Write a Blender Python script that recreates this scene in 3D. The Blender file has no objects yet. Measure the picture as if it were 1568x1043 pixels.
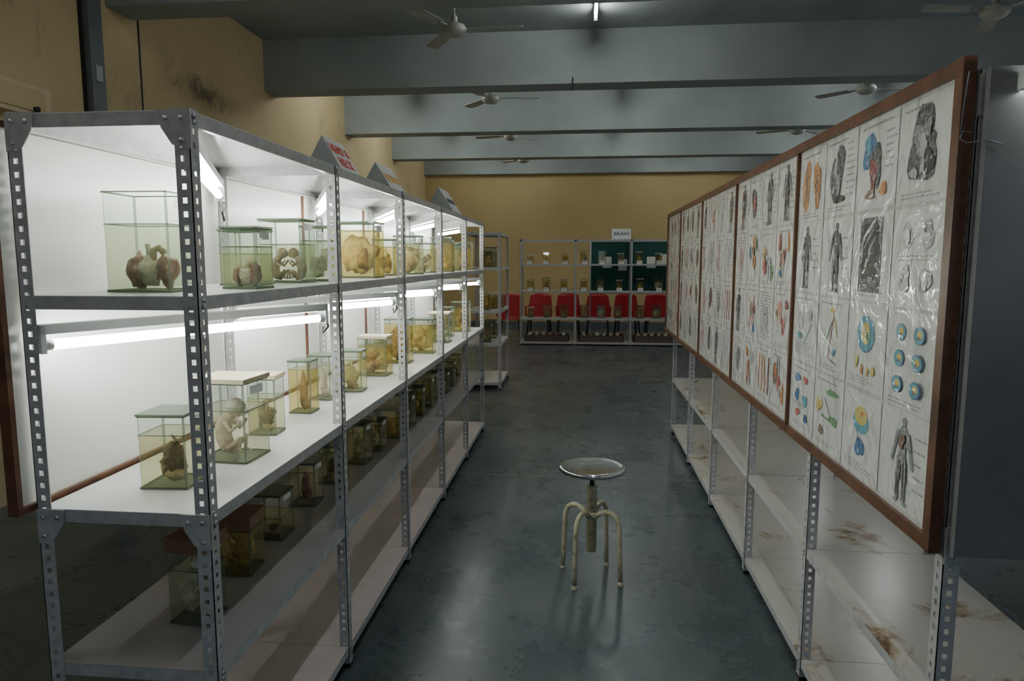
import bpy, bmesh, math, random
from mathutils import Vector, Matrix, noise
R=random.Random(7)
scn=bpy.context.scene
COL=scn.collection

# ------------------------------------------------------------------ materials
def nm(name):
    m=bpy.data.materials.new(name); m.use_nodes=True
    nt=m.node_tree; b=nt.nodes['Principled BSDF']; return m,nt,b
def N(nt,t,**k):
    n=nt.nodes.new(t)
    for a,v in k.items(): setattr(n,a,v)
    return n
def ramp(nt,fac,stops):
    r=N(nt,'ShaderNodeValToRGB'); nt.links.new(fac,r.inputs[0])
    el=r.color_ramp.elements
    while len(el)<len(stops): el.new(0.5)
    for e,(p,c) in zip(el,stops):
        e.position=p; e.color=(*c,1) if len(c)==3 else c
    return r
def noisetex(nt,scale,detail=4,rough=.55,coord='Object',dist=0,mapscale=None):
    tc=N(nt,'ShaderNodeTexCoord'); n=N(nt,'ShaderNodeTexNoise')
    n.inputs['Scale'].default_value=scale; n.inputs['Detail'].default_value=detail
    n.inputs['Roughness'].default_value=rough; n.inputs['Distortion'].default_value=dist
    if mapscale:
        mp=N(nt,'ShaderNodeMapping'); mp.inputs['Scale'].default_value=mapscale
        nt.links.new(tc.outputs[coord],mp.inputs[0]); nt.links.new(mp.outputs[0],n.inputs[0])
    else: nt.links.new(tc.outputs[coord],n.inputs[0])
    return n
def simple(name,c,rough=.5,metal=0,var=.12,scale=8,bump=0,coat=0):
    m,nt,b=nm(name)
    n=noisetex(nt,scale)
    r=ramp(nt,n.outputs['Fac'],[(.3,tuple(x*(1-var) for x in c)),(.7,tuple(min(1,x*(1+var)) for x in c))])
    nt.links.new(r.outputs[0],b.inputs['Base Color'])
    b.inputs['Roughness'].default_value=rough; b.inputs['Metallic'].default_value=metal
    b.inputs['Coat Weight'].default_value=coat
    if bump:
        bp=N(nt,'ShaderNodeBump'); bp.inputs['Strength'].default_value=bump; bp.inputs['Distance'].default_value=.01
        nt.links.new(n.outputs['Fac'],bp.inputs['Height']); nt.links.new(bp.outputs[0],b.inputs['Normal'])
    return m
def emis(name,c,s):
    m=bpy.data.materials.new(name); m.use_nodes=True; nt=m.node_tree; nt.nodes.clear()
    e=N(nt,'ShaderNodeEmission'); e.inputs[0].default_value=(*c,1); e.inputs[1].default_value=s
    o=N(nt,'ShaderNodeOutputMaterial'); nt.links.new(e.outputs[0],o.inputs[0]); return m
def clear(name,tint,base=.04,diff=0.0,dcol=(.5,.5,.5)):
    """thin glass sheet: tinted transparency + Schlick-like reflection, same on both sides of the sheet"""
    m=bpy.data.materials.new(name); m.use_nodes=True; nt=m.node_tree; nt.nodes.clear()
    t=N(nt,'ShaderNodeBsdfTransparent'); t.inputs[0].default_value=(*tint,1)
    g=N(nt,'ShaderNodeBsdfGlossy'); g.inputs['Roughness'].default_value=.04; g.inputs[0].default_value=(.9,.95,.93,1)
    lw=N(nt,'ShaderNodeLayerWeight'); lw.inputs[0].default_value=.5
    pw=N(nt,'ShaderNodeMath',operation='POWER'); nt.links.new(lw.outputs['Facing'],pw.inputs[0]); pw.inputs[1].default_value=4.5
    ma=N(nt,'ShaderNodeMath',operation='MULTIPLY_ADD'); nt.links.new(pw.outputs[0],ma.inputs[0]); ma.inputs[1].default_value=.7; ma.inputs[2].default_value=base
    mx=N(nt,'ShaderNodeMixShader'); nt.links.new(ma.outputs[0],mx.inputs[0]); nt.links.new(t.outputs[0],mx.inputs[1]); nt.links.new(g.outputs[0],mx.inputs[2])
    o=N(nt,'ShaderNodeOutputMaterial'); last=mx
    if diff>0:
        d=N(nt,'ShaderNodeBsdfDiffuse'); d.inputs[0].default_value=(*dcol,1)
        tr=N(nt,'ShaderNodeBsdfTranslucent'); tr.inputs[0].default_value=(*dcol,1)
        dm=N(nt,'ShaderNodeMixShader'); dm.inputs[0].default_value=.5; nt.links.new(d.outputs[0],dm.inputs[1]); nt.links.new(tr.outputs[0],dm.inputs[2])
        m2=N(nt,'ShaderNodeMixShader'); m2.inputs[0].default_value=diff
        nt.links.new(mx.outputs[0],m2.inputs[1]); nt.links.new(dm.outputs[0],m2.inputs[2]); last=m2
    nt.links.new(last.outputs[0],o.inputs[0]); return m

M={}
M['post']=simple('rack_paint_grey',(.44,.435,.43),.42,.0,.18,30)
M['shelf']=simple('shelf_paint_white',(.74,.73,.72),.2,0,.05,3)
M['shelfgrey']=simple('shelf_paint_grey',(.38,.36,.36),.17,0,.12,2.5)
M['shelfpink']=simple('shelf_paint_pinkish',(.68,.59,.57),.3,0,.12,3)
M['black']=simple('black_rubber',(.02,.02,.02),.5)
M['tubecap']=simple('tube_cap_metal',(.6,.6,.6),.3,.7)
M['batten']=simple('batten_enamel',(.75,.77,.75),.35)
M['tube']=emis('tube_glow',(.93,1.0,.96),38)
M['ceiltube']=emis('ceiling_tube_and_fill_glow',(.94,.99,.98),92)
M['wood']=simple('brown_wood',(.12,.052,.027),.38,0,.4,14)
M['panelwhite']=simple('white_laminate',(.84,.83,.78),.35,0,.03,2)
M['panelgrey']=simple('grey_laminate',(.17,.17,.175),.3,0,.1,4,bump=.08)
M['glass']=clear('jar_glass',(.92,.95,.92))
M['edge']=clear('jar_glass_edge',(.50,.55,.46),.06,.50,(.30,.34,.27))
liq=[]
for i,t in enumerate([(.85,.84,.66),(.88,.87,.76),(.83,.76,.48),(.79,.83,.71)]):
    liq.append(clear('preserving_fluid_%d'%i,t,.04,.13,[(.66,.63,.42),(.72,.70,.55),(.70,.58,.30),(.55,.60,.48)][i]))
M['lidcream']=simple('lid_cream',(.62,.52,.34),.5)
M['lidbrown']=simple('lid_brown',(.26,.15,.08),.5)
M['label']=simple('paper_label',(.80,.80,.75),.6,0,.05)
M['ink']=simple('label_ink',(.05,.05,.07),.6)
def spec(name,cols,scale=28):
    m,nt,b=nm(name); n=noisetex(nt,scale,5,.65)
    r=ramp(nt,n.outputs['Fac'],[(.32,cols[0]),(.5,cols[1]),(.68,cols[2])])
    nt.links.new(r.outputs[0],b.inputs['Base Color']); b.inputs['Roughness'].default_value=.35
    bp=N(nt,'ShaderNodeBump'); bp.inputs['Strength'].default_value=.4; bp.inputs['Distance'].default_value=.005
    nt.links.new(n.outputs['Fac'],bp.inputs['Height']); nt.links.new(bp.outputs[0],b.inputs['Normal'])
    return m
S={'brown':spec('tissue_brown',[(.09,.045,.03),(.30,.19,.12),(.58,.45,.30)]),
   'dark':spec('tissue_dark',[(.02,.014,.012),(.14,.095,.07),(.48,.39,.28)]),
   'red':spec('tissue_red',[(.10,.03,.025),(.34,.15,.12),(.68,.56,.48)]),
   'tan':spec('tissue_tan',[(.28,.20,.11),(.55,.44,.28),(.74,.66,.50)]),
   'yellow':spec('tissue_yellow',[(.05,.04,.01),(.52,.39,.10),(.70,.58,.28)]),
   'pale':spec('tissue_pale',[(.44,.34,.28),(.74,.66,.56),(.84,.79,.70)])}

# ------------------------------------------------------------------ mesh builder
class MB:
    def __init__(s): s.v=[];s.f=[];s.m=[];s.mats=[];s.sm=[]
    def mi(s,mat):
        if mat not in s.mats: s.mats.append(mat)
        return s.mats.index(mat)
    def add(s,vs,fs,mat,smooth=False):
        o=len(s.v); s.v+= [tuple(p) for p in vs]; k=s.mi(mat)
        for f in fs: s.f.append([i+o for i in f]); s.m.append(k); s.sm.append(smooth)
    def box(s,a,b,mat,M4=None):
        x0,y0,z0=a; x1,y1,z1=b
        vs=[Vector(p) for p in [(x0,y0,z0),(x1,y0,z0),(x1,y1,z0),(x0,y1,z0),(x0,y0,z1),(x1,y0,z1),(x1,y1,z1),(x0,y1,z1)]]
        if M4: vs=[M4@p for p in vs]
        s.add(vs,[(0,3,2,1),(4,5,6,7),(0,1,5,4),(1,2,6,5),(2,3,7,6),(3,0,4,7)],mat)
    def tubepath(s,pts,r,mat,n=10,closed=False,rs=None):
        pts=[Vector(p) for p in pts]; rings=[]; L=len(pts); prev=None
        for i,p in enumerate(pts):
            if closed: d=(pts[(i+1)%L]-pts[i-1])
            else: d=(pts[min(i+1,L-1)]-pts[max(i-1,0)])
            d.normalize()
            if prev is None:
                a=Vector((0,0,1)) if abs(d.z)<.9 else Vector((1,0,0))
                u=d.cross(a).normalized()
            else:
                u=(prev-d*prev.dot(d)).normalized()
            prev=u; w=d.cross(u); rr=rs[i] if rs else r
            rings.append([p+u*rr*math.cos(2*math.pi*k/n)+w*rr*math.sin(2*math.pi*k/n) for k in range(n)])
        vs=[q for rg in rings for q in rg]; fs=[]
        for i in range(L if closed else L-1):
            j=(i+1)%L
            for k in range(n): fs.append((i*n+k,i*n+(k+1)%n,j*n+(k+1)%n,j*n+k))
        if not closed: fs.append(tuple(range(n))[::-1]); fs.append(tuple((L-1)*n+k for k in range(n)))
        s.add(vs,fs,mat,True)
    def lathe(s,prof,mat,c=(0,0,0),n=32,smooth=True):
        vs=[];fs=[];L=len(prof)
        for (r,z) in prof:
            for k in range(n):
                a=2*math.pi*k/n; vs.append((c[0]+r*math.cos(a),c[1]+r*math.sin(a),c[2]+z))
        for i in range(L-1):
            for k in range(n): fs.append((i*n+k,i*n+(k+1)%n,(i+1)*n+(k+1)%n,(i+1)*n+k))
        fs.append(tuple(range(n))[::-1]); fs.append(tuple((L-1)*n+k for k in range(n)))
        s.add(vs,fs,mat,smooth)
    def mesh(s,name):
        me=bpy.data.meshes.new(name); me.from_pydata(s.v,[],s.f)
        for m in s.mats: me.materials.append(m)
        me.polygons.foreach_set('material_index',s.m); me.polygons.foreach_set('use_smooth',s.sm)
        me.update(); return me
    def obj(s,name,parent=None,loc=(0,0,0),rot=(0,0,0)):
        return place(s.mesh(name),name,parent,loc,rot)
def place(me,name,parent=None,loc=(0,0,0),rot=(0,0,0)):
    o=bpy.data.objects.new(name,me); COL.objects.link(o); o.location=loc; o.rotation_euler=rot
    if parent: o.parent=parent
    return o
def empty(name,loc=(0,0,0),rot=(0,0,0)):
    o=bpy.data.objects.new(name,None); COL.objects.link(o); o.location=loc; o.rotation_euler=rot; o.empty_display_size=.2
    return o

# ------------------------------------------------------------------ camera
f=1045.; H=1.625
psi=math.atan(106/1045*.9932); th=math.atan(122.5/1045)
F=Vector((-math.sin(psi)*math.cos(th),math.cos(psi)*math.cos(th),-math.sin(th)))
Rt=Vector((math.cos(psi),math.sin(psi),0)); U=Rt.cross(F)
cam=bpy.data.cameras.new('camera'); co=bpy.data.objects.new('camera',cam); COL.objects.link(co)
mt=Matrix((( Rt.x,U.x,-F.x,0),(Rt.y,U.y,-F.y,0),(Rt.z,U.z,-F.z,H),(0,0,0,1)))
co.matrix_world=mt; cam.sensor_width=36; cam.lens=f/1568*36; cam.clip_start=.05
scn.camera=co

# ------------------------------------------------------------------ room
XL,XR,YB,YN,ZC=-3.8,7.2,16.7,-4.0,4.23
def wallmat(name,base,dark,stainc,sc=.9):
    m,nt,b=nm(name)
    n1=noisetex(nt,sc,6,.6); n2=noisetex(nt,2.3,8,.7,dist=.4,mapscale=(1,1,.55))
    r1=ramp(nt,n1.outputs['Fac'],[(.3,dark),(.65,base)])
    r2=ramp(nt,n2.outputs['Fac'],[(.58,(0,0,0)),(.70,(.8,.8,.8))])
    mx=N(nt,'ShaderNodeMix',data_type='RGBA'); 
    nt.links.new(r2.outputs[0],mx.inputs[0]); nt.links.new(r1.outputs[0],mx.inputs[6]); mx.inputs[7].default_value=(*stainc,1)
    last=mx.outputs[2]
    tc=N(nt,'ShaderNodeTexCoord')
    n3=noisetex(nt,6,8,.75,dist=.8)
    for cy,cz,ry,rz,colr in ((6.75,3.30,.75,.26,(.12,.10,.07)),(4.15,3.45,.45,.35,(.30,.22,.12)),(5.6,2.6,.25,.7,(.36,.28,.16))):
        mp=N(nt,'ShaderNodeMapping'); mp.vector_type='POINT'
        mp.inputs['Scale'].default_value=(0.0001,1/ry,1/rz); mp.inputs['Location'].default_value=(0,-cy/ry,-cz/rz)
        nt.links.new(tc.outputs['Object'],mp.inputs[0])
        ln=N(nt,'ShaderNodeVectorMath',operation='LENGTH'); nt.links.new(mp.outputs[0],ln.inputs[0])
        sb=N(nt,'ShaderNodeMath',operation='MULTIPLY_ADD'); nt.links.new(ln.outputs['Value'],sb.inputs[0]); sb.inputs[1].default_value=-.28; nt.links.new(n3.outputs['Fac'],sb.inputs[2])
        rp=ramp(nt,sb.outputs[0],[(.32,(0,0,0)),(.50,(.7,.7,.7))])
        k=N(nt,'ShaderNodeMix',data_type='RGBA'); nt.links.new(rp.outputs[0],k.inputs[0]); nt.links.new(last,k.inputs[6]); k.inputs[7].default_value=(*colr,1); last=k.outputs[2]
    nt.links.new(last,b.inputs['Base Color']); b.inputs['Roughness'].default_value=.75
    bp=N(nt,'ShaderNodeBump'); bp.inputs['Strength'].default_value=.25; bp.inputs['Distance'].default_value=.02
    nt.links.new(n2.outputs['Fac'],bp.inputs['Height']); nt.links.new(bp.outputs[0],b.inputs['Normal'])
    return m
M['wall']=wallmat('wall_ochre_paint',(.60,.48,.27),(.52,.41,.22),(.38,.30,.17))
M['wallback']=simple('wall_back_paint',(.64,.485,.235),.7,0,.06,.6)
M['ceil']=simple('ceiling_whitewash',(.37,.41,.40),.8,0,.14,1.2)
M['beam']=simple('beam_whitewash',(.38,.42,.41),.8,0,.14,1.0)
def floormat():
    m,nt,b=nm('floor_painted_concrete')
    n1=noisetex(nt,.8,7,.6); n2=noisetex(nt,2.2,12,.72,dist=.15); n3=noisetex(nt,7,6,.65)
    c1=ramp(nt,n1.outputs['Fac'],[(.30,(.052,.074,.078)),(.5,(.072,.092,.095)),(.72,(.105,.118,.115))])
    c2=ramp(nt,n2.outputs['Fac'],[(.52,(0,0,0)),(.76,(.45,.45,.45))])
    mx=N(nt,'ShaderNodeMix',data_type='RGBA'); nt.links.new(c2.outputs[0],mx.inputs[0]); nt.links.new(c1.outputs[0],mx.inputs[6]); mx.inputs[7].default_value=(.17,.175,.165,1)
    c3=ramp(nt,n3.outputs['Fac'],[(.24,(.35,.35,.35)),(.42,(0,0,0))])
    m3=N(nt,'ShaderNodeMix',data_type='RGBA'); nt.links.new(c3.outputs[0],m3.inputs[0]); nt.links.new(mx.outputs[2],m3.inputs[6]); m3.inputs[7].default_value=(.045,.052,.052,1)
    tc=N(nt,'ShaderNodeTexCoord'); sp=N(nt,'ShaderNodeSeparateXYZ'); nt.links.new(tc.outputs['Object'],sp.inputs[0])
    last=m3.outputs[2]
    for ax,val,w in ((1,5.03,.008),(0,1.08,.006),(1,9.8,.01)):
        cp=N(nt,'ShaderNodeMath',operation='COMPARE'); nt.links.new(sp.outputs[ax],cp.inputs[0]); cp.inputs[1].default_value=val; cp.inputs[2].default_value=w
        k=N(nt,'ShaderNodeMix',data_type='RGBA'); nt.links.new(cp.outputs[0],k.inputs[0]); nt.links.new(last,k.inputs[6]); k.inputs[7].default_value=(.21,.18,.15,1); last=k.outputs[2]
    nt.links.new(last,b.inputs['Base Color'])
    rr=ramp(nt,n2.outputs['Fac'],[(.3,(.20,)*3),(.7,(.38,)*3)]); nt.links.new(rr.outputs[0],b.inputs['Roughness'])
    bp=N(nt,'ShaderNodeBump'); bp.inputs['Strength'].default_value=.12; bp.inputs['Distance'].default_value=.01
    nt.links.new(n1.outputs['Fac'],bp.inputs['Height']); nt.links.new(bp.outputs[0],b.inputs['Normal'])
    return m
M['floor']=floormat()
def boxobj(name,a,b,mat):
    k=MB(); k.box(a,b,mat); return k.obj(name)
boxobj('floor',(XL-.2,YN-.2,-.15),(XR+.2,YB+.2,0),M['floor'])
boxobj('ceiling',(XL-.2,YN-.2,ZC),(XR+.2,YB+.2,ZC+.15),M['ceil'])
boxobj('wall_left',(XL-.2,YN,0),(XL,YB,ZC),M['wall'])
boxobj('wall_back',(XL,YB,0),(XR,YB+.2,ZC),M['wallback'])
def wall_open(name,axis,c,lo,hi,opens,zb,zt,mat):
    k=MB()
    def bx(a0,a1,z0,z1):
        if axis=='x': k.box((c,a0,z0),(c+.2,a1,z1),mat)
        else: k.box((a0,c-.2,z0),(a1,c,z1),mat)
    bx(lo,hi,0,zb); bx(lo,hi,zt,ZC); p=lo
    for a,b in opens: bx(p,a,zb,zt); p=b
    bx(p,hi,zb,zt); return k.obj(name)
ow=[(-2.5,-.8),(.2,1.9),(3,4.7),(6,7.6),(9,10.6),(12,13.6)]
wall_open('wall_right','x',XR,YN,YB,ow,1.0,2.6,M['wall'])
on=[(-2.8,-1.0),(.2,2.0),(3.6,5.4)]
wall_open('wall_near','y',YN,XL,XR,on,1.0,2.6,M['wall'])
wi=1
for a,b in ow+on:
    k=MB()
    isx=(a,b) in ow
    def bb(p0,p1,z0,z1):
        if isx: k.box((XR+.07,p0,z0),(XR+.11,p1,z1),M['wood'])
        else: k.box((p0,YN-.11,z0),(p1,YN-.07,z1),M['wood'])
    bb(a,b,1.0,1.05);bb(a,b,2.55,2.6);bb(a,a+.05,1.05,2.55);bb(b-.05,b,1.05,2.55);bb((a+b)/2-.025,(a+b)/2+.025,1.05,2.55)
    k.obj('window_%d'%wi); wi+=1
for y0 in (-.1,2.62,5.36,8.13,10.95,13.7):
    boxobj('ceiling_beam',(XL,y0,3.64),(XR,y0+.33,ZC),M['beam'])
boxobj('ceiling_beam',(XL,YB-.16,3.68),(XR,YB,ZC),M['beam'])
M['conduit']=simple('steel_channel',(.17,.19,.21),.45,.3,.15,6)
kk=MB(); kk.box((XL,5.06,0),(XL+.07,5.21,ZC),M['conduit']); kk.box((XL+.07,5.10,3.00),(XL+.08,5.17,3.12),M['tubecap'])
kk.box((XL,5.04,0),(XL+.02,5.06,ZC),M['black']); kk.box((XL,5.21,0),(XL+.02,5.23,ZC),M['black']); kk.obj('trim_1')
kk=MB(); kk.tubepath([(XL+.006,5.76,0.0),(XL+.006,5.76,ZC)],.006,M['ink'],6); kk.obj('wall_crack_line')  # thin dark tube standing in for a vertical crack in the wall
kk=MB(); kk.box((XL,3.2,2.60),(XL+.10,4.58,2.80),M['lidcream']); kk.box((XL+.10,3.25,2.63),(XL+.112,4.52,2.77),M['wall']); kk.tubepath([(XL+.11,4.42,2.64),(XL+.14,4.42,2.64)],.018,M['black']); kk.obj('wall_switch_box')
boxobj('baseboard_back',(XL,YB-.015,0),(XR,YB,.14),M['conduit'])
kk=MB(); kk.tubepath([(-.12,8.12,3.70),(-.12,8.10,3.66),(-.12,8.09,3.60),(-.12,8.11,3.57),(-.12,8.125,3.60)],.008,M['ink'],6); kk.obj('beam_hook')

# ------------------------------------------------------------------ racks
def postmesh(h,w=.038,t=.0022,pitch=.032):
    k=MB(); mat=M['post']; n=int((h-.03)/pitch); a=.0135; b=w-.0125
    for ax in (0,1):
        def bx(u0,u1,z0,z1):
            if ax==0: k.box((u0,0,z0),(u1,t,z1),mat)
            else: k.box((0,u0,z0),(t,u1,z1),mat)
        bx(0,a,0.0,h); bx(b,w,0.0,h)
        z=0.0
        for i in range(n+1):
            zh=.03+i*pitch
            bx(a,b,z,min(zh,h))
            z=zh+.0135
            if z>=h: break
        if z<h: bx(a,b,z,h)
    k.box((-.002,-.002,0.0),(w*.9,w*.9,.018),M['black'])
    return k.mesh('slotted_angle_post')
PM={1.975:postmesh(1.975),2.04:postmesh(2.04)}
def rack(name,x0,x1,ys,zs,h,loc,rot=0,mats=None,gusset=True,aisle=0):
    e=empty(name,loc,(0,0,rot)); pm=PM[h]; c=0
    for i,y in enumerate(ys):
        last=(i==len(ys)-1)
        c+=1
        if not last:
            place(pm,'post_%d'%c,e,(x0,y,0),(0,0,0)); place(pm,'post_%db'%c,e,(x1,y,0),(0,0,math.pi/2))
        else:
            place(pm,'post_%d'%c,e,(x0,y,0),(0,0,-math.pi/2)); place(pm,'post_%db'%c,e,(x1,y,0),(0,0,math.pi))
    for si,z in enumerate(zs):
        mat=(mats or {}).get(si,M['shelf'])
        k=MB(); t=.002; lip=.034; g=.003
        for i in range(len(ys)-1):
            a,b=ys[i]+g,ys[i+1]-g+ (g if i<len(ys)-2 else 0)
            X0,X1=x0+g,x1-g
            k.box((X0,a,z-t),(X1,b,z),mat)
            lm=M['post']
            k.box((X0,a,z-lip),(X1,a+t,z-t),lm); k.box((X0,b-t,z-lip),(X1,b,z-t),lm)
            k.box((X0,a+t,z-lip),(X0+t,b-t,z-t),lm); k.box((X1-t,a+t,z-lip),(X1,b-t,z-t),lm)
            k.box((X0+t,a+t,z-lip),(X0+.014,b-t,z-lip+t),mat); k.box((X1-.014,a+t,z-lip),(X1-t,b-t,z-lip+t),mat)
        k.obj('shelf_%d'%(si+1),e)
    if aisle:
        k=MB(); xf=x1 if aisle>0 else x0
        for y in ys:
            for z in zs:
                for dz in (-.011,-.026):
                    yy_=y+.02 if y!=ys[-1] else y-.02
                    k.tubepath([(xf,yy_,z+dz),(xf+aisle*.005,yy_,z+dz)],.006,M['tubecap'],6)
        k.obj('bolts',e)
    if gusset:
        k=MB()
        for zz in (zs[-1],zs[-3] if len(zs)>3 else zs[0]):
          for (xx,sx) in ((x0,1),(x1,-1)):
            for y in (ys[0]-.003,):
                P=[(xx,y,zz),(xx+sx*.075,y,zz),(xx+sx*.068,y,zz-.04),(xx+sx*.042,y,zz-.08),(xx,y,zz-.09)]
                Q=[(p[0],y+.003,p[2]) for p in P]
                n=5; k.add(P+Q,[tuple(range(n)),tuple(range(n,2*n))[::-1]]+[(i,(i+1)%n,n+(i+1)%n,n+i) for i in range(n)],M['post'])
                for (bx_,bz_) in ((.055,-.02),(.018,-.02),(.018,-.07)):
                    k.tubepath([(xx+sx*bx_,y-.004,zz+bz_),(xx+sx*bx_,y,zz+bz_)],.006,M['tubecap'],6)
        k.obj('gusset_plates',e)
    return e
XA=-.905; XBk=-1.365
LY=[1.54,2.49,3.45,4.42,5.38,6.35]
LZ=[.09,.585,1.0,1.54,1.972]
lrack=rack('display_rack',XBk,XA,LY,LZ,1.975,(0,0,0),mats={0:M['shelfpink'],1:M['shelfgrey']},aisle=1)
def stained():
    m,nt,b=nm('shelf_stained_paint')
    n=noisetex(nt,2.1,9,.68,dist=.7)
    r=ramp(nt,n.outputs['Fac'],[(.0,(.60,.565,.53)),(.56,(.56,.52,.47)),(.61,(.40,.31,.21)),(.65,(.14,.08,.05)),(.69,(.42,.33,.24))])
    nt.links.new(r.outputs[0],b.inputs['Base Color']); b.inputs['Roughness'].default_value=.2
    return m
M['stain']=stained()
RX=.862
RY=[1.64,2.58,3.50,4.47,5.43,6.43]
rrack=rack('display_rack',RX,RX+.46,RY,[.09,.535,1.0,1.54,2.03],2.04,(0,0,0),mats={0:M['stain'],1:M['stain']},aisle=-1)
rack('display_rack',-1.45,-.99,[8.45,9.38],LZ,1.975,(0,0,0),mats={0:M['shelf']},gusset=False)
BX=[0,1.045,2.095,3.14,4.18]
BZ=[.06,.52,1.05,1.56,2.02]
brack=rack('display_rack',-.42,0,BX,BZ,2.04,(-1.17,13.1,0),rot=-math.pi/2,gusset=False)
for ch in list(brack.children):
    if ch.name.startswith('shelf_5'):
        bpy.data.objects.remove(ch)
k=MB()
for y_ in (0,BX[-1]): k.box((-.42,y_,1.99),(0,y_+.003,2.02),M['post'])
k.box((-.003,0,1.985),(0,BX[-1],2.02),M['post']); k.box((-.42,0,1.985),(-.417,BX[-1],2.02),M['post'])
k.box((-.36,1.70,2.021),(0,2.10,2.025),M['batten'])
k.obj('top_rails',brack)

def framed_panel(name,xface,side,ys,z0,z1,face,fr=.028,frmat=None):
    e=empty(name,(0,0,0)); k=MB(); th_=.012*side
    a,b=sorted((xface,xface-th_)); k.box((a,ys[0],z0),(b,ys[-1],z1),face); k.obj('backing',e)
    k=MB(); a,b=sorted((xface-th_*1.3,xface+.012*side))
    w=frmat or M['wood']
    k.box((a,ys[0],z0-fr*.3),(b,ys[-1],z0+fr*.7),w); k.box((a,ys[0],z1-fr*.6),(b,ys[-1],z1+fr*.4),w)
    for i,y in enumerate(ys):
        d=fr*.5
        a_,b_=sorted((xface-th_*1.3,xface+.0125*side))
        if i==0: k.box((a_,y-d,z0-fr*.3-.001),(b_,y+d,z1+fr*.4+.001),w)
        elif i==len(ys)-1: k.box((a_,y-d,z0-fr*.3-.001),(b_,y+d,z1+fr*.4+.001),w)
        else: k.box((a_,y-d*.45,z0-fr*.3-.001),(b_,y+d*.45,z1+fr*.4+.001),w)
    k.obj('wood_frame',e); return e
framed_panel('laminate_back_panel',-1.386,1,[1.50,2.36,3.32,4.28,5.24,6.36],1.0,1.95,M['panelwhite'],.016)

# ------------------------------------------------------------------ tube lights
def tube(name,p1,p2,mat,up=Vector((0,0,1)),batten=True,r=.0135):
    p1=Vector(p1);p2=Vector(p2);L=(p2-p1).length; e=empty(name,p1)
    d=(p2-p1).normalized(); y=up.cross(d).normalized(); z=d.cross(y)
    e.matrix_world=Matrix(((d.x,y.x,z.x,p1.x),(d.y,y.y,z.y,p1.y),(d.z,y.z,z.z,p1.z),(0,0,0,1)))
    k=MB(); k.tubepath([(.02,0,0),(L-.02,0,0)],r,mat,8); k.obj('glass_tube',e)
    k=MB()
    for a in (0,L): 
        s_=.02 if a==0 else -.02
        k.tubepath([(a,0,0),(a+s_,0,0)],r*1.03,M['tubecap'],10)
        k.box((a-.012 if a==0 else a,-.018,-.02),(a if a==0 else a+.012,.018,.05),M['batten'])
    if batten: k.box((-.012,-.018,.028),(L+.012,.018,.052),M['batten'])
    k.obj('fitting',e); return e
for i in range(5):
    y0,y1=LY[i],LY[i+1]
    tube('fluorescent_tube_light',(-.955,y0+.09,1.862),(-1.325,y1-.06,1.862),M['tube'])
    tube('fluorescent_tube_light',(-1.33,y0+.02,1.415),(-.945,y1-.07,1.415),M['tube'])
k=MB()
for i in range(5):
    y1=LY[i+1]
    k.tubepath([(-1.315,y1-.075,1.845),(-1.30,y1-.08,1.81),(-1.29,y1-.11,1.80),(-1.30,y1-.08,1.77)],.004,M['black'],6)
    k.tubepath([(-.945,y1-.04,1.44),(-.935,y1-.04,1.38),(-.945,y1-.07,1.36),(-.955,y1-.04,1.38)],.004,M['black'],6)
k.obj('hanging_wires',lrack)
CT=[(.12,6.3),(.12,3.4),(.12,.8),(.12,-2.6),(-2.7,.6),(4.4,3.4),(.6,9.1),(4.4,9.1),(-2.6,9.1),(.6,11.9),(4.4,11.9),(-2.6,11.9),(-1.8,14.7),(2.2,14.7)]  # first is the visible fixture; the rest are unseen, added to raise room light
for x,y in CT: tube('ceiling_tube_and_fill_light',(x,y,4.13),(x,y+1.2,4.13),M['ceiltube'])
tube('fluorescent_tube_light',(.925,1.545,2.0),(1.30,1.545,2.0),M['tube'],up=Vector((0,1,0)),batten=False,r=.008)

boxobj('grey_end_panel',(RX-.0,1.600,.945),(RX+.462,1.618,2.035),M['panelgrey'])
# ------------------------------------------------------------------ poster board
def plastic(name,c,var=.06,sc=40,mot=None):
    m,nt,b=nm(name); n=noisetex(nt,sc,5,.65)
    lo=tuple(x*(1-var) for x in c); hi=tuple(min(1,x*(1+var)) for x in c)
    if mot: hi=mot
    r=ramp(nt,n.outputs['Fac'],[(.44,lo),(.70,hi)])
    nt.links.new(r.outputs[0],b.inputs['Base Color']); b.inputs['Roughness'].default_value=.5
    b.inputs['Coat Weight'].default_value=1.0; b.inputs['Coat Roughness'].default_value=.06
    w=noisetex(nt,7,3,.5,dist=1.5); bp=N(nt,'ShaderNodeBump'); bp.inputs['Strength'].default_value=.7; bp.inputs['Distance'].default_value=.025
    nt.links.new(w.outputs['Fac'],bp.inputs['Height']); nt.links.new(bp.outputs[0],b.inputs['Coat Normal'])
    return m
PC={'paper':(.76,.765,.71),'paper2':(.60,.61,.57),'black':(.015,.015,.02),'dk':(.04,.045,.055),'gray':(.20,.21,.22),'lt':(.44,.45,.44),
 'red':(.48,.08,.07),'crim':(.20,.03,.04),'orange':(.60,.21,.06),'yellow':(.70,.57,.16),'green':(.11,.28,.13),'blue':(.04,.12,.30),
 'lb':(.12,.37,.47),'pink':(.66,.34,.33),'brown':(.18,.10,.06),'text':(.36,.37,.37),'teal':(.08,.33,.30),'mag':(.50,.10,.30)}
HI={'dk':(.30,.31,.33),'gray':(.52,.52,.51),'brown':(.52,.40,.30),'crim':(.52,.20,.20),'red':(.7,.32,.28),'orange':(.75,.48,.24),'blue':(.16,.34,.52),'green':(.34,.48,.27),'pink':(.78,.56,.52),'lt':(.64,.64,.61)}
PMt={k_:plastic('print_'+k_,c,var=.06,sc=(80 if k_ in HI else 10),mot=HI.get(k_)) for k_,c in PC.items()}
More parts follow.
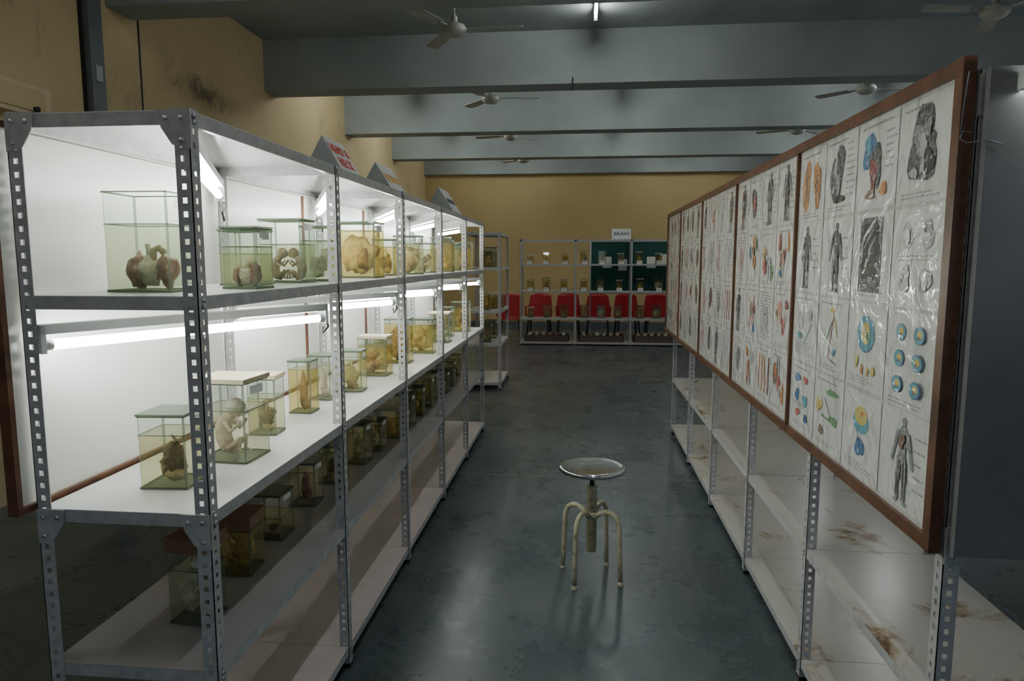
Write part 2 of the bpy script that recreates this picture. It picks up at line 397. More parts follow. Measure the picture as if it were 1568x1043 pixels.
board=framed_panel('poster_board',RX-.022,-1,[1.66,2.80,3.86,4.92,5.96,6.80],.945,2.055,PMt['paper2'],.034)
def page(k,xp,yL,yR,z0,z1,els,rr):
    def P(u,v,l): return (xp-.0009*l,yL+(yR-yL)*u,z0+(z1-z0)*v)
    k.add([P(0,0,1),P(1,0,1),P(1,1,1),P(0,1,1)],[(0,1,2,3)],PMt['paper'])
    lv=2
    def blob(c,cx,cy,rx,ry,lv,jit=.10):
        n=22; ph=rr.random()*6; pts=[]
        for i in range(n):
            a=2*math.pi*i/n; q=1+.16*math.sin(2*a+ph)+.13*math.sin(3*a+2*ph)+rr.uniform(-jit,jit)
            pts.append(P(cx+rx*q*math.cos(a),cy+ry*q*math.sin(a),lv))
        k.add(pts,[tuple(range(n))],PMt[c])
    for e in els:
        lv+=.35; t=e[0]
        if t=='b':
            _,c,cx,cy,rx,ry=e; rx*=.92; ry*=.92; blob(c,cx,cy,rx,ry,lv)
            if rx*ry>.012:
                for q in range(6):
                    lv+=.05; blob(rr.choice(['dk','gray','lt',c,c]),cx+rr.uniform(-.55,.55)*rx,cy+rr.uniform(-.6,.6)*ry,rx*rr.uniform(.08,.24),ry*rr.uniform(.06,.2),lv,.25)
        elif t=='c':
            _,c,cx,cy,rx,ry=e; n=20
            k.add([P(cx+rx*math.cos(2*math.pi*i/n),cy+ry*math.sin(2*math.pi*i/n),lv) for i in range(n)],[tuple(range(n))],PMt[c])
        elif t=='r':
            _,c,x0,y0,x1,y1=e
            k.add([P(x0,y0,lv),P(x1,y0,lv),P(x1,y1,lv),P(x0,y1,lv)],[(0,1,2,3)],PMt[c])
        elif t=='l':
            _,c,x0,y0,x1,y1,w=e; dx,dy=x1-x0,y1-y0; L=math.hypot(dx,dy) or 1; nx,ny=-dy/L*w,dx/L*w
            k.add([P(x0-nx,y0-ny,lv),P(x1-nx,y1-ny,lv),P(x1+nx,y1+ny,lv),P(x0+nx,y0+ny,lv)],[(0,1,2,3)],PMt[c])
        elif t=='t':
            _,x0,y0,x1,y1,n=e
            for i in range(n):
                yy=y1-(y1-y0)*(i+.5)/n; h_=min((y1-y0)/n*.17,.010); xe=x1-(x1-x0)*rr.random()*.4
                xx=x0
                while xx<xe-.02:
                    wl=rr.uniform(.03,.09); x2=min(xe,xx+wl)
                    k.add([P(xx,yy-h_,2),P(x2,yy-h_,2),P(x2,yy+h_,2),P(xx,yy+h_,2)],[(0,1,2,3)],PMt['text']); xx=x2+.015
def human(c,cx,s,c2=None):
    e=[('c',c,cx,.90,.042*s,.04),('l',c,cx,.87,cx,.83,.018*s),('b',c,cx,.72,.10*s,.12),('b',c,cx,.56,.075*s,.11)]
    for d in (-1,1):
        e+=[('l',c,cx+d*.08*s,.80,cx+d*.13*s,.62,.022*s),('l',c,cx+d*.13*s,.62,cx+d*.17*s,.45,.015*s),('l',c,cx+d*.04*s,.52,cx+d*.06*s,.28,.036*s),('l',c,cx+d*.06*s,.30,cx+d*.055*s,.07,.022*s),('l',c,cx+d*.05*s,.07,cx+d*.10*s,.055,.014*s)]
    if c2: e+=[('b',c2,cx,.70,.045*s,.09),('l',c2,cx-.04*s,.5,cx-.06*s,.12,.009),('l',c2,cx+.04*s,.5,cx+.06*s,.12,.009)]
    return e
def circ6(c1,c2):
    e=[]
    for i in range(2):
        for j in range(3):
            x,y=.3+.4*i,.78-.27*j
            e+=[('c','blue',x,y,.105,.088),('c',c1,x,y,.095,.078),('c',c2,x+.01,y+.01,.05,.04),('b','brown',x,y-.02,.025,.02),('l','dk',x-.03,y-.03,x+.04,y-.03,.006)]
    e.append(('t',.1,.02,.9,.1,2))
    return e
T1=('t',.1,.90,.9,.96,1); TB=('t',.1,.04,.9,.12,2)
P0=[
 [[T1,('b','orange',.28,.5,.17,.36),('b','brown',.3,.55,.05,.26),('b','orange',.72,.5,.14,.34),('b','brown',.72,.45,.04,.23),TB],
  [('t',.7,.2,.98,.9,9),T1,('b','dk',.4,.52,.24,.36),('b','lt',.36,.62,.07,.14),('b','gray',.46,.4,.08,.16),('b','black',.5,.2,.18,.06),TB],
  [('b','blue',.34,.64,.18,.24),('b','lb',.28,.74,.08,.12),('b','dk',.5,.48,.14,.28),('b','crim',.45,.38,.09,.2),('b','orange',.72,.2,.10,.07),('b','brown',.4,.16,.15,.05),('t',.72,.4,.98,.85,6),T1],
  [('b','dk',.48,.54,.33,.36),('b','gray',.42,.62,.12,.16),('b','lt',.5,.55,.08,.11),('b','black',.62,.38,.12,.12),('b','lt',.35,.3,.08,.06),('b','gray',.58,.7,.08,.08),T1,TB]],
 [human('dk',.42,1.1)+[('t',.65,.3,.95,.8,5)], human('dk',.5,1.2)+[('t',.7,.3,.95,.8,4)],
  [('r','dk',.20,.10,.76,.95),('r','black',.28,.25,.68,.88),TB],
  [('b','lt',.3,.72,.12,.13),('b','lt',.7,.72,.12,.13),('b','lt',.3,.28,.12,.13),('b','lt',.7,.28,.12,.13),('b','paper',.3,.72,.07,.09),('b','paper',.7,.28,.07,.09),('t',.1,.46,.9,.54,2)]],
 [[('b','lt',.3,.6,.13,.13),('b','paper2',.3,.6,.09,.09),('l','lb',.5,.3,.8,.6,.008),('t',.1,.1,.9,.3,5),('c','lt',.7,.7,.08,.08),('b','lb',.3,.38,.08,.05),T1],
  [('l','red',.4,.2,.55,.8,.009),('l','yellow',.55,.8,.7,.5,.010),('l','dk',.5,.7,.35,.45,.007),('b','yellow',.5,.85,.07,.045),('b','lb',.6,.3,.06,.045),('l','dk',.45,.2,.7,.15,.006),T1,TB],
  [('c','blue',.50,.64,.23,.215),('c','lb',.50,.64,.215,.20),('c','yellow',.5,.65,.11,.13),('b','green',.55,.62,.04,.06),('b','brown',.47,.68,.03,.04),('b','yellow',.3,.30,.04,.08),('b','orange',.45,.22,.035,.06),('b','yellow',.6,.22,.035,.06),('b','yellow',.74,.24,.04,.07),('t',.1,.04,.9,.14,3)],
  circ6('lb','yellow')],
 [[('b','blue',.3,.78,.11,.08),('b','red',.65,.78,.10,.06),('b','blue',.3,.52,.10,.09),('b','lb',.65,.48,.11,.08),('b','red',.35,.26,.10,.06),('b','blue',.7,.22,.08,.06),T1,('t',.1,.35,.9,.42,2),('t',.1,.05,.9,.12,2)],
  [('b','green',.62,.8,.18,.055),('l','green',.3,.45,.7,.42,.014),('b','yellow',.2,.58,.10,.11),('b','green',.7,.45,.13,.07),('b','brown',.3,.24,.10,.06),('l','dk',.4,.7,.6,.5,.008),T1,TB],
  [('c','lb',.5,.66,.21,.14),('c','yellow',.5,.73,.17,.11),('b','blue',.5,.36,.12,.13),('l','dk',.42,.55,.5,.25,.007),('b','orange',.55,.76,.05,.03),('t',.1,.06,.9,.18,3)],
  human('gray',.5,1.25,'brown')+[('t',.72,.2,.95,.85,5)]]]
def rnd_page(rr,mode):
    e=[]
    if mode==0:
        e.append(T1)
        if rr.random()<.5: e+=human('dk',rr.uniform(.35,.6),1.2,rr.choice([None,'crim','gray']))+[('t',.7,.2,.96,.85,7)]
        else: e+=[('b','dk',.4,.55,.20,.30),('b',rr.choice(['gray','crim','brown']),.45,.5,.12,.18),('t',.68,.15,.96,.85,8)]
        e.append(TB)
    elif mode==1:
        for i in range(rr.randint(6,10)): e.append(('b',rr.choice(['red','crim','yellow','green','pink','blue','brown','orange','pink','lt']),rr.uniform(.2,.8),rr.uniform(.22,.8),rr.uniform(.04,.12),rr.uniform(.05,.18)))
        e+=[T1,TB]
    elif mode==2:
        e.append(('t',.1,.08,.92,.95,17))
        if rr.random()<.6: e.append(('b',rr.choice(['lt','gray','pink']),.5,.5,.2,.24))
    elif mode==3:
        e+= [('c',rr.choice(['lb','red','mag']),.5,.6,.24,.2),('c',rr.choice(['yellow','pink']),.5,.6,.14,.12),('t',.1,.1,.9,.3,4),T1]
    elif mode==4:
        for i in range(rr.randint(2,4)):
            x=.2+.22*i; e+=[('l',rr.choice(['red','crim','orange']),x,.18,x+rr.uniform(-.05,.05),.85,.028),('b','pink',x,rr.uniform(.3,.7),.07,.1)]
        e+=[T1,TB]
    return e
modes=[None,
 [[0,0,0,0],[2,1,1,1],[0,1,2,1],[2,1,4,1]],
 [[0,2,2,0],[4,2,4,2],[2,0,2,4],[2,0,0,2]],
 [[0,0,0,0],[0,4,1,0],[0,2,1,0],[0,2,0,2]],
 [[4,0,0,4],[4,1,4,1],[4,3,4,4],[3,3,1,3]]]
bys=[1.66,2.80,3.86,4.92,5.96,6.80]
for pi in range(5):
    k=MB(); rr=random.Random(100+pi)
    yn,yf=bys[pi]+.024,bys[pi+1]-.018
    z0,z1=.975,2.03; nc=4
    cw=(yf-yn)/nc; rh=(z1-z0)/4
    for r_ in range(4):
        for c_ in range(nc):
            yL=yf-c_*cw-.004; yR=yf-(c_+1)*cw+.004
            zt=z1-r_*rh-.004; zb=zt-rh+.009
            dz=rr.uniform(-.004,.004)
            els=P0[r_][c_] if pi==0 else rnd_page(rr,modes[pi][r_][c_%4])
            page(k,RX-.0225,yL,yR,zb+dz,zt+dz,els,rr)
    k.obj('poster_pages_%d'%(pi+1),board)
k=MB()
k.tubepath([(RX+.0,1.63,1.90),(RX-.037,1.622,1.905),(RX-.038,1.63,1.89),(RX-.03,1.62,1.88),(RX+.0,1.597,1.882),(RX+.03,1.594,1.872)],.0014,M['conduit'],5)
k.tubepath([(RX-.034,1.62,2.03),(RX-.039,1.622,1.96),(RX-.038,1.63,1.89)],.0014,M['conduit'],5)
k.obj('string_tie',board)

# ------------------------------------------------------------------ jars
def blobmesh(k,c,s,mat,seed,sub=3,amp=.35,fr=1.6):
    bm=bmesh.new(); bmesh.ops.create_icosphere(bm,subdivisions=sub,radius=1)
    vs=[]
    for v in bm.verts:
        p=v.co.copy(); q=noise.noise(p*fr+Vector((seed*3.1,seed*1.7,seed)))*amp*1.6+noise.noise(p*fr*2.7+Vector((seed,0,seed*2)))*amp*.7
        p=p*(1+q); vs.append((c[0]+p.x*s[0],c[1]+p.y*s[1],c[2]+p.z*s[2]))
    fs=[tuple(v.index for v in f_.verts) for f_ in bm.faces]; bm.free()
    k.add(vs,fs,mat,True)
def fetus(k,c,s,m,seed,flip=1):
    cx,cy,cz=c
    def P(a,b,z): return (cx+flip*a*s,cy+b*s,cz+z*s)
    k.tubepath([P(.05,0,.42),P(-.10,0,.34),P(-.20,0,.15),P(-.22,0,-.08),P(-.12,0,-.30),P(.04,0,-.38)],.1*s,m,12,rs=[.07*s,.13*s,.17*s,.17*s,.15*s,.08*s])
    blobmesh(k,P(.10,0,.56),(.21*s,.18*s,.20*s),m,seed,3,.06)
    blobmesh(k,P(.26,0,.50),(.06*s,.07*s,.08*s),m,seed+1,2,.1)
    for d in (-1,1):
        k.tubepath([P(-.10,.12*d,.26),P(.06,.19*d,.08),P(.20,.13*d,.22),P(.26,.10*d,.30)],.04*s,m,8,rs=[.055*s,.045*s,.036*s,.03*s])
        k.tubepath([P(-.02,.10*d,-.30),P(.24,.15*d,-.08),P(.20,.12*d,-.34),P(.34,.12*d,-.38)],.05*s,m,8,rs=[.08*s,.06*s,.042*s,.025*s])
def jarmesh(w,d,h,fill=.75,lq=0,kind='blob',col='brown',lid='glass',seed=1,label=True,sub=3):
    k=MB(); c=min(.005,w*.05); x,y=w/2,d/2
    oct_=[(-x+c,-y),(x-c,-y),(x,-y+c),(x,y-c),(x-c,y),(-x+c,y),(-x,y-c),(-x,-y+c)]
    lev=[0,h*fill,h]
    for L in range(2):
        vs=[(p[0],p[1],lev[L]) for p in oct_]+[(p[0],p[1],lev[L+1]) for p in oct_]
        for i in range(8):
            j=(i+1)%8; mat=M['edge'] if i%2==1 else (liq[lq] if L==0 else M['glass'])
            k.add([vs[i],vs[j],vs[8+j],vs[8+i]],[(0,1,2,3)],mat)
    k.add([(p[0],p[1],.0005) for p in oct_],[tuple(range(8))[::-1]],M['edge'])
    k.add([(p[0]*.99,p[1]*.99,h*fill) for p in oct_],[tuple(range(8))],liq[lq])
    for zz,hh in ((0.001,.006),(h-.004,.004),(h*fill-.0015,.002)):
        k.box((-x,-y-.0006,zz),(x,-y+.0015,zz+hh),M['edge']); k.box((x-.0015,-y,zz),(x+.0006,y,zz+hh),M['edge'])
        k.box((-x,y-.0015,zz),(x,y+.0006,zz+hh),M['edge']); k.box((-x-.0006,-y,zz),(-x+.0015,y,zz+hh),M['edge'])
    if lid=='glass': k.box((-x-.003,-y-.003,h),(x+.003,y+.003,h+.005),M['edge'])
    elif lid=='cream': k.box((-x-.005,-y-.005,h),(x+.005,y+.005,h+.014),M['lidcream'])
    elif lid=='brown': k.box((-x-.004,-y-.004,h-.03),(x+.004,y+.004,h+.012),M['lidbrown'])
    if label:
        k.box((x+.0008,-y*.5,h*.84),(x+.0016,y*.5,h*.95),M['label'])
    m=S[col]; lh=h*fill; rr=random.Random(seed)
    if kind=='blob':
        blobmesh(k,(0,0,lh*.45),(w*.28,d*.22,lh*.30),m,seed,sub,.42)
        blobmesh(k,(w*.1,-d*.1,lh*.2),(w*.2,d*.18,lh*.13),S['tan' if col!='tan' else 'brown'],seed+7,2,.4)
        k.tubepath([(0,0,lh*.6),(w*.05,0,lh*.8),(-w*.05,0,lh*.93)],.006,S['pale'],7,rs=[.009,.006,.003])
    elif kind=='multi':
        for i in range(4):
            blobmesh(k,(rr.uniform(-.2,.2)*w,rr.uniform(-.1,.1)*d,lh*(.22+.15*i)),(w*.16,d*.16,lh*.15),m,seed+i,max(2,sub-1),.45)
        blobmesh(k,(0,.05*d,lh*.4),(w*.2,d*.12,lh*.24),S['pale'],seed+9,2,.45)
    elif kind=='low':
        blobmesh(k,(0,0,lh*.26),(w*.30,d*.26,lh*.18),m,seed,sub,.3)
        blobmesh(k,(w*.12,-d*.1,lh*.42),(w*.13,d*.14,lh*.13),S['dark' if col!='dark' else 'brown'],seed+4,2)
        blobmesh(k,(-w*.14,-d*.2,lh*.32),(w*.14,d*.12,lh*.15),S['pale'],seed+6,2)
    elif kind=='heart':
        blobmesh(k,(-.02*w,-.05*d,lh*.30),(w*.17,d*.22,lh*.20),S['pale'],seed,3,.22)
        blobmesh(k,(-.26*w,.0,lh*.32),(w*.13,d*.22,lh*.24),m,seed+2,3,.3)
        blobmesh(k,(.22*w,.0,lh*.32),(w*.14,d*.22,lh*.24),m,seed+3,3,.3)
        k.tubepath([(0,0,lh*.45),(.02*w,0,lh*.62),(.12*w,0,lh*.66),(.2*w,0,lh*.58)],.01,S['tan'],9)
        k.tubepath([(-.03*w,0,lh*.45),(-.06*w,0,lh*.72)],.008,S['pale'],9)
    elif kind=='tall':
        blobmesh(k,(0,0,lh*.48),(w*.17,d*.17,lh*.40),m,seed,sub,.3)
        blobmesh(k,(w*.1,0,lh*.2),(w*.2,d*.2,lh*.14),m,seed+3,2)
    elif kind=='sheet':
        blobmesh(k,(0,0,lh*.48),(w*.40,d*.08,lh*.38),m,seed,sub,.3,2.2)
        blobmesh(k,(w*.14,-d*.1,lh*.4),(w*.14,d*.08,lh*.2),S['brown'],seed+3,2,.4)
    elif kind=='fetus':
        fetus(k,(0,0,lh*.47),min(w*1.35,lh*.92),m,seed,1 if seed%2 else -1)
    elif kind=='twins':
        fetus(k,(-w*.2,0,lh*.38),min(w*.62,lh*.7),m,seed,1); fetus(k,(w*.2,0,lh*.38),min(w*.62,lh*.7),m,seed+1,-1)
    return k.mesh('specimen_jar')
def jar(x,y,z,w,h,d=None,rot=0,**kw):
    d=d or w
    return place(jarmesh(w,d,h,**kw),'specimen_jar',None,(x,y,z+.0005),(0,0,math.radians(rot)))
Z1,Z2,Z3=1.54,1.0,.585
jar(-1.165,1.77,Z1,.175,.265,.14,rot=2,fill=.68,lq=3,kind='heart',col='red',lid='none',seed=2)
jar(-1.00,1.98,Z1,.11,.18,.10,rot=-4,fill=.7,lq=3,kind='heart',col='red',seed=3)
jar(-1.15,2.27,Z1,.135,.185,.13,rot=3,fill=.58,lq=0,kind='low',col='yellow',seed=4)
jar(-1.115,2.53,Z1,.165,.235,.13,rot=-3,fill=.62,lq=3,kind='twins',col='brown',lid='glass',seed=6)
jar(-1.07,2.74,Z1,.13,.22,.11,rot=2,fill=.75,lq=3,kind='multi',col='pale',seed=8)
jar(-1.09,3.27,Z1,.225,.265,.15,rot=-2,fill=.86,lq=2,kind='sheet',col='tan',seed=11)
jar(-1.10,3.80,Z1,.12,.2,.12,fill=.8,lq=2,kind='blob',col='brown',seed=12)
jar(-1.05,4.12,Z1,.16,.23,.13,rot=3,fill=.8,lq=0,kind='sheet',col='tan',seed=13)
jar(-1.07,4.68,Z1,.14,.2,.12,fill=.8,lq=0,kind='multi',col='brown',seed=14)
jar(-1.03,5.05,Z1,.16,.25,.13,fill=.85,lq=2,kind='tall',col='tan',seed=15)
jar(-1.08,5.65,Z1,.15,.22,.12,fill=.8,lq=0,kind='multi',col='dark',seed=16)
jar(-1.04,6.05,Z1,.15,.24,.12,fill=.8,lq=2,kind='blob',col='tan',seed=17)
jar(-1.135,1.77,Z2,.13,.205,.13,rot=4,fill=.74,lq=0,kind='blob',col='dark',lid='glass',seed=21)
jar(-1.10,2.03,Z2,.17,.25,.15,rot=-3,fill=.66,lq=1,kind='fetus',col='pale',lid='cream',seed=23)
jar(-1.135,2.34,Z2,.10,.205,.10,rot=5,fill=.66,lq=0,kind='blob',col='dark',lid='cream',seed=24,label=False)
jar(-1.14,2.69,Z2,.095,.215,.09,rot=0,fill=.85,lq=2,kind='tall',col='brown',seed=25)
jar(-1.16,2.96,Z2,.10,.20,.10,rot=0,fill=.8,lq=1,kind='tall',col='pale',seed=26)
jar(-1.10,3.16,Z2,.13,.195,.10,rot=3,fill=.8,lq=0,kind='blob',col='tan',seed=27)
jar(-1.12,3.62,Z2,.16,.205,.12,rot=-2,fill=.8,lq=2,kind='multi',col='brown',lid='cream',seed=28)
jar(-1.18,3.85,Z2,.11,.19,.11,rot=4,fill=.8,lq=0,kind='fetus',col='tan',seed=61)
jar(-1.11,4.08,Z2,.15,.27,.12,rot=0,fill=.9,lq=2,kind='sheet',col='brown',seed=29)
jar(-1.08,4.55,Z2,.18,.23,.13,rot=2,fill=.85,lq=2,kind='multi',col='tan',seed=30)
jar(-1.15,4.85,Z2,.13,.20,.12,fill=.8,lq=0,kind='blob',col='brown',seed=62)
jar(-1.07,5.15,Z2,.15,.22,.13,fill=.6,lq=3,kind='blob',col='tan',lid='cream',seed=31)
jar(-1.12,5.55,Z2,.14,.24,.12,fill=.8,lq=0,kind='tall',col='dark',seed=32)
jar(-1.05,5.95,Z2,.15,.26,.12,fill=.8,lq=2,kind='blob',col='dark',seed=33)
jar(-1.105,1.80,Z3,.115,.245,.11,rot=-5,fill=.66,lq=3,kind='fetus',col='pale',lid='brown',seed=41)
jar(-1.14,2.11,Z3,.125,.19,.12,rot=4,fill=.8,lq=2,kind='fetus',col='tan',lid='brown',seed=42)
jar(-1.16,2.40,Z3,.12,.17,.12,rot=0,fill=.5,lq=0,kind='low',col='brown',seed=43)
jar(-1.17,2.75,Z3,.115,.185,.11,rot=2,fill=.8,lq=1,kind='tall',col='red',seed=44)
jar(-1.16,3.05,Z3,.11,.175,.11,rot=0,fill=.85,lq=0,kind='blob',col='dark',seed=45)
yy=3.36; sd=46
while yy<6.2:
    jar(-1.12+R.uniform(-.05,.05),yy,Z3,R.uniform(.10,.15),R.uniform(.16,.23),.11,rot=R.uniform(-4,4),fill=R.uniform(.7,.9),lq=R.choice([0,2,0,1]),kind=R.choice(['blob','multi','tall','low']),col=R.choice(['brown','dark','tan','red','pale']),lid=R.choice(['glass','cream','glass']),seed=sd)
    yy+=R.uniform(.24,.32); sd+=1
pool=[jarmesh(.13,.11,.22,.8,2,'blob','tan','cream',71,True,2),jarmesh(.15,.12,.24,.85,0,'multi','brown','glass',72,True,2),
      jarmesh(.12,.11,.19,.8,2,'tall','brown','cream',73,True,2),jarmesh(.17,.13,.25,.8,3,'sheet','tan','glass',74,True,2)]
for zz in LZ[1:4]:
    for yy in (8.62,8.86,9.12):
        place(R.choice(pool),'specimen_jar',None,(-1.16+R.uniform(-.08,.08),yy,zz+.0005))
k=MB()
for zz in (1.05,1.56):
    for b in range(4):
        for j in range(3):
            xx=-1.17+BX[b]+.19+j*.33+R.uniform(-.03,.03)
            place(R.choice(pool),'specimen_jar',None,(xx,13.27,zz+.0005))
            k.box((xx-.05,13.125,zz+.0005),(xx+.05,13.128,zz+.06),M['label']); k.box((xx-.035,13.123,zz+.03),(xx+.03,13.125,zz+.038),M['ink'])
nc_=k.obj('name_cards',brack)
nc_.matrix_parent_inverse=(Matrix.Translation((-1.17,13.1,0))@Matrix.Rotation(-math.pi/2,4,'Z')).inverted()
for b in range(4):
    for j in range(3):
        place(R.choice(pool),'specimen_jar',None,(-1.17+BX[b]+.2+j*.32,13.3,.5205))
M['darkbox']=simple('dark_wood_box',(.10,.07,.05),.4)
for b in range(4):
    k=MB(); w=.86; k.box((0,0,0),(w,.3,.012),M['darkbox'])
    for q in ((0,0,w,.012),(0,.288,w,.3),(0,0,.012,.3),(w-.012,0,w,.3),(w/2-.006,.012,w/2+.006,.288)): k.box((q[0],q[1],.012),(q[2],q[3],.13),M['darkbox'])
    for j in range(6): blobmesh(k,(.1+j*.13,.15,.10),(.045,.06,.075),S[R.choice(['tan','pale','brown'])],j+b,2)
    k.obj('specimen_tray',None,(-1.17+BX[b]+.09,13.16,.0605))

M['green']=simple('green_felt',(.02,.085,.08),.9)
k=MB(); k.box((0,0,0),(2.4,.02,1.05),M['green'])
for q in ((0,-.012,2.4,.0,0,.03),(0,-.012,2.4,0,1.02,1.05)): k.box((q[0],q[1],q[4]),(q[2],q[3],q[5]),M['batten'])
for xx in (0,.79,1.58,2.375): k.box((xx,-.013,0),(xx+.025,0,1.05),M['batten'])
for xx,zz in ((.25,.5),(.55,.45),(1.1,.5),(1.35,.55)): k.box((xx,-.003,zz),(xx+.17,0,zz+.22),M['label'])
for xx in (0.002,2.37): k.box((xx,0.0,-.98),(xx+.025,.025,0),M['post']); k.box((xx,-.0,-.98),(xx+.025,.3,-.955),M['post'])
k.obj('green_notice_board',None,(.17,13.56,.98))

# ------------------------------------------------------------------ tent signs
M['redink']=simple('sign_red',(.60,.04,.03),.5); M['orangeink']=simple('sign_orange',(.75,.38,.06),.5)
M['signwhite']=simple('sign_board_white',(.50,.50,.48),.5); M['signgrey']=simple('sign_board_grey',(.28,.29,.28),.5)
def tent(loc,rot,L,Wd,Hh,txt,tm,size):
    e=empty('tent_sign',loc,(0,0,rot)); k=MB(); w=Wd/2
    vs=[(-L/2,-w,0),(L/2,-w,0),(L/2,w,0),(-L/2,w,0),(-L/2,0,Hh),(L/2,0,Hh)]
    k.add(vs,[(0,1,5,4),(2,3,4,5),(3,2,1,0)],M['signwhite']); k.add(vs,[(0,4,3),(1,2,5)],M['signgrey']); k.obj('folded_board',e)
    c=bpy.data.curves.new('sign_text','FONT'); c.body=txt; c.size=size; c.align_x='CENTER'; c.align_y='CENTER'; c.materials.append(tm); c.extrude=.0005; c.offset=.0012
    t=bpy.data.objects.new('lettering',c); COL.objects.link(t); t.parent=e
    ang=math.atan2(Hh,w); nrm=Vector((0,-math.sin(ang),math.cos(ang)))
    t.location=Vector((0,-w/2,Hh/2))+nrm*.0015; t.rotation_euler=(ang,0,0)
    return e
zt=1.9755
tent((-1.04,2.84,zt),math.pi/2,.24,.17,.15,'HEAD &\nNECK',M['redink'],.062)
tent((-1.05,3.62,zt),math.pi/2,.30,.18,.15,'THORAX',M['orangeink'],.07)
tent((-1.06,5.25,zt),math.pi/2,.36,.24,.19,'ABDOMEN',M['ink'],.06)
tent((.75,13.28,2.026),0,.36,.22,.2,'BRAIN',M['ink'],.10)

# ------------------------------------------------------------------ stool
def chipped():
    m,nt,b=nm('stool_cream_chipped'); n=noisetex(nt,35,6,.7)
    r=ramp(nt,n.outputs['Fac'],[(.36,(.10,.06,.035)),(.42,(.44,.39,.25)),(.6,(.56,.51,.35))])
    nt.links.new(r.outputs[0],b.inputs['Base Color']); b.inputs['Roughness'].default_value=.45; return m
M['cream']=chipped(); M['steel']=simple('steel_seat',(.50,.50,.48),.13,.95,.25,20,bump=.06); M['screw']=simple('dark_screw',(.05,.045,.04),.4,.6)
st=empty('round_stool',(.068,3.385,0))
k=MB(); hs=.59
k.lathe([(.0,-.012),(.150,-.012),(.160,-.022),(.167,-.018),(.169,-.004),(.164,.002),(.150,.003),(.12,-.001),(.0,-.001)],M['steel'],(0,0,hs),48); k.obj('seat',st)
k=MB(); k.lathe([(.011,0),(.011,.11)],M['screw'],(0,0,.475),12); k.lathe([(.05,0),(.05,.008)],M['screw'],(0,0,.569),20)
for i in range(10): k.lathe([(.011,0),(.0135,.003),(.011,.006)],M['screw'],(0,0,.482+i*.009),12)
k.obj('screw',st)
k=MB(); k.lathe([(.018,0),(.026,.004),(.026,.33),(.030,.332),(.030,.348),(.018,.35)],M['cream'],(0,0,.14),20); k.obj('column',st)
for i,a in enumerate((-30,60,150,240)):
    a=math.radians(a); dx,dy=math.cos(a),math.sin(a); k=MB(); pts=[]
    pr=[(.024,.33),(.05,.352),(.085,.368),(.115,.366),(.138,.350),(.152,.322),(.158,.28),(.160,.22),(.164,.12),(.169,.02)]
    pts=[(dx*r_,dy*r_,z_) for r_,z_ in pr]
    k.tubepath(pts,.0125,M['cream'],10); k.lathe([(.014,0),(.015,.004),(.013,.022)],M['cream'],(dx*.17,dy*.17,0.0),10); k.obj('leg_%d'%(i+1),st)
k=MB(); k.lathe([(.026,0),(.034,.004),(.034,.03),(.026,.034)],M['cream'],(0,0,.318),20); k.obj('collar',st)

# ------------------------------------------------------------------ ceiling fans
M['fan']=simple('fan_enamel',(.50,.50,.44),.4)
def fan(x,y,rot):
    e=empty('ceiling_fan',(x,y,3.80),(0,0,math.radians(rot)))
    k=MB(); k.lathe([(.03,-.075),(.075,-.065),(.115,-.035),(.12,0),(.10,.03),(.05,.05),(.02,.055)],M['fan'],(0,0,0),28)
    k.lathe([(.011,.05),(.011,.36)],M['fan'],(0,0,0),10); k.lathe([(.02,.30),(.06,.36),(.065,.43)],M['fan'],(0,0,0),20); k.lathe([(.035,.055),(.03,.11),(.015,.13)],M['fan'],(0,0,0),16); k.obj('motor',e)
    for i in range(3):
        k=MB(); mt_=Matrix.Rotation(2*math.pi*i/3,4,'Z')@Matrix.Rotation(math.radians(9),4,'X')
        k.box((.10,-.02,-.004),(.22,.02,.004),M['fan'],mt_)
        P=[(.19,-.045),(.24,-.062),(.55,-.072),(.64,-.066),(.655,-.04),(.655,.04),(.64,.06),(.55,.062),(.24,.05),(.19,.04)]
        n=len(P); vs=[mt_@Vector((p[0],p[1],.003)) for p in P]+[mt_@Vector((p[0],p[1],.007)) for p in P]
        k.add(vs,[tuple(range(n))[::-1],tuple(range(n,2*n))]+[(j,(j+1)%n,n+(j+1)%n,n+j) for j in range(n)],M['fan']); k.obj('blade_%d'%(i+1),e)
for i,(x,y) in enumerate([(-1.22,6.66),(-1.24,9.45),(-1.26,12.3),(-1.26,15.1),(3.58,6.66),(3.58,9.4),(3.58,12.2)]):
    fan(x,y,[2,8,50,20,70,15,40][i])

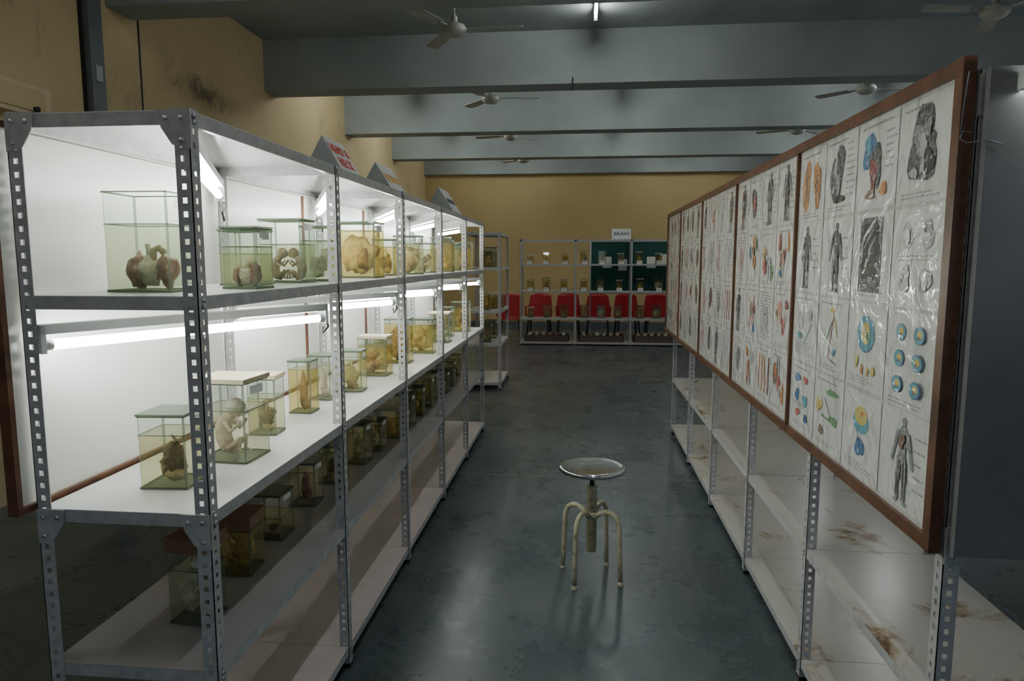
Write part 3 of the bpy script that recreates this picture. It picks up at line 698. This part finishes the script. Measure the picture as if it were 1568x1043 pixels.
# ------------------------------------------------------------------ red chairs
M['redpl']=simple('red_plastic',(.42,.014,.022),.3,0,.08,3)
def chairmesh():
    k=MB(); m=M['redpl']
    nx,ny=8,8; vs=[];fs=[]
    for j in range(ny+1):
        for i in range(nx+1):
            u=i/nx*2-1; v=j/ny
            vs.append((u*.24,-.22+v*.42,.43-.02*(1-u*u)+.02*(1-v)**3*-1)); 
    n0=len(vs); vs+=[(p[0],p[1],p[2]-.02) for p in vs]
    for j in range(ny):
        for i in range(nx):
            a=j*(nx+1)+i; fs.append((a,a+1,a+nx+2,a+nx+1)); fs.append((n0+a+nx+1,n0+a+nx+2,n0+a+1,n0+a))
    for i in range(nx): fs.append((i,n0+i,n0+i+1,i+1)); a=ny*(nx+1)+i; fs.append((a+1,n0+a+1,n0+a,a))
    for j in range(ny): a=j*(nx+1); fs.append((a+nx+1,n0+a+nx+1,n0+a,a)); a+=nx; fs.append((a,n0+a,n0+a+nx+1,a+nx+1))
    k.add(vs,fs,m,True)
    vs=[];fs=[]; nz=8
    for j in range(nz+1):
        for i in range(nx+1):
            u=i/nx*2-1; v=j/nz; wd=.26*(1-.14*v*v)
            vs.append((u*wd,.20+v*.10-.05*u*u,.42+v*.50-.05*(u**4)*v))
    n0=len(vs); vs+=[(p[0],p[1]+.015,p[2]) for p in vs]
    for j in range(nz):
        for i in range(nx):
            a=j*(nx+1)+i; fs.append((a,a+1,a+nx+2,a+nx+1)); fs.append((n0+a+nx+1,n0+a+nx+2,n0+a+1,n0+a))
    for i in range(nx): a=nz*(nx+1)+i; fs.append((a+1,n0+a+1,n0+a,a))
    for j in range(nz): a=j*(nx+1); fs.append((a+nx+1,n0+a+nx+1,n0+a,a)); a+=nx; fs.append((a,n0+a,n0+a+nx+1,a+nx+1))
    k.add(vs,fs,m,True)
    for s in (-1,1):
        k.tubepath([(s*.25,.22,.64),(s*.265,.1,.65),(s*.27,-.12,.645),(s*.265,-.2,.62),(s*.255,-.21,.5),(s*.24,-.2,.42)],.018,m,8)
        k.tubepath([(s*.20,-.19,.42),(s*.235,-.23,.0)],.02,M['black'],8,rs=[.024,.015]); k.tubepath([(s*.20,.19,.42),(s*.235,.25,.0)],.02,M['black'],8,rs=[.024,.015])
    return k.mesh('red_plastic_chair')
cm=chairmesh()
for i in range(7):
    place(cm,'red_plastic_chair',None,(-1.50+i*.62,14.5+.05*((i*7)%3),0),(0,0,math.radians([0,-4,3,-2,5,0,-3][i])))

# ------------------------------------------------------------------ world
w=bpy.data.worlds.new('world'); scn.world=w; w.use_nodes=True; nt=w.node_tree
bg=nt.nodes['Background']; sky=nt.nodes.new('ShaderNodeTexSky'); 
try:
    sky.sky_type='HOSEK_WILKIE'; sky.turbidity=4; sky.sun_direction=(-.4,.3,.85)
except Exception: pass
bg.inputs[1].default_value=6.0; nt.links.new(sky.outputs[0],bg.inputs[0])
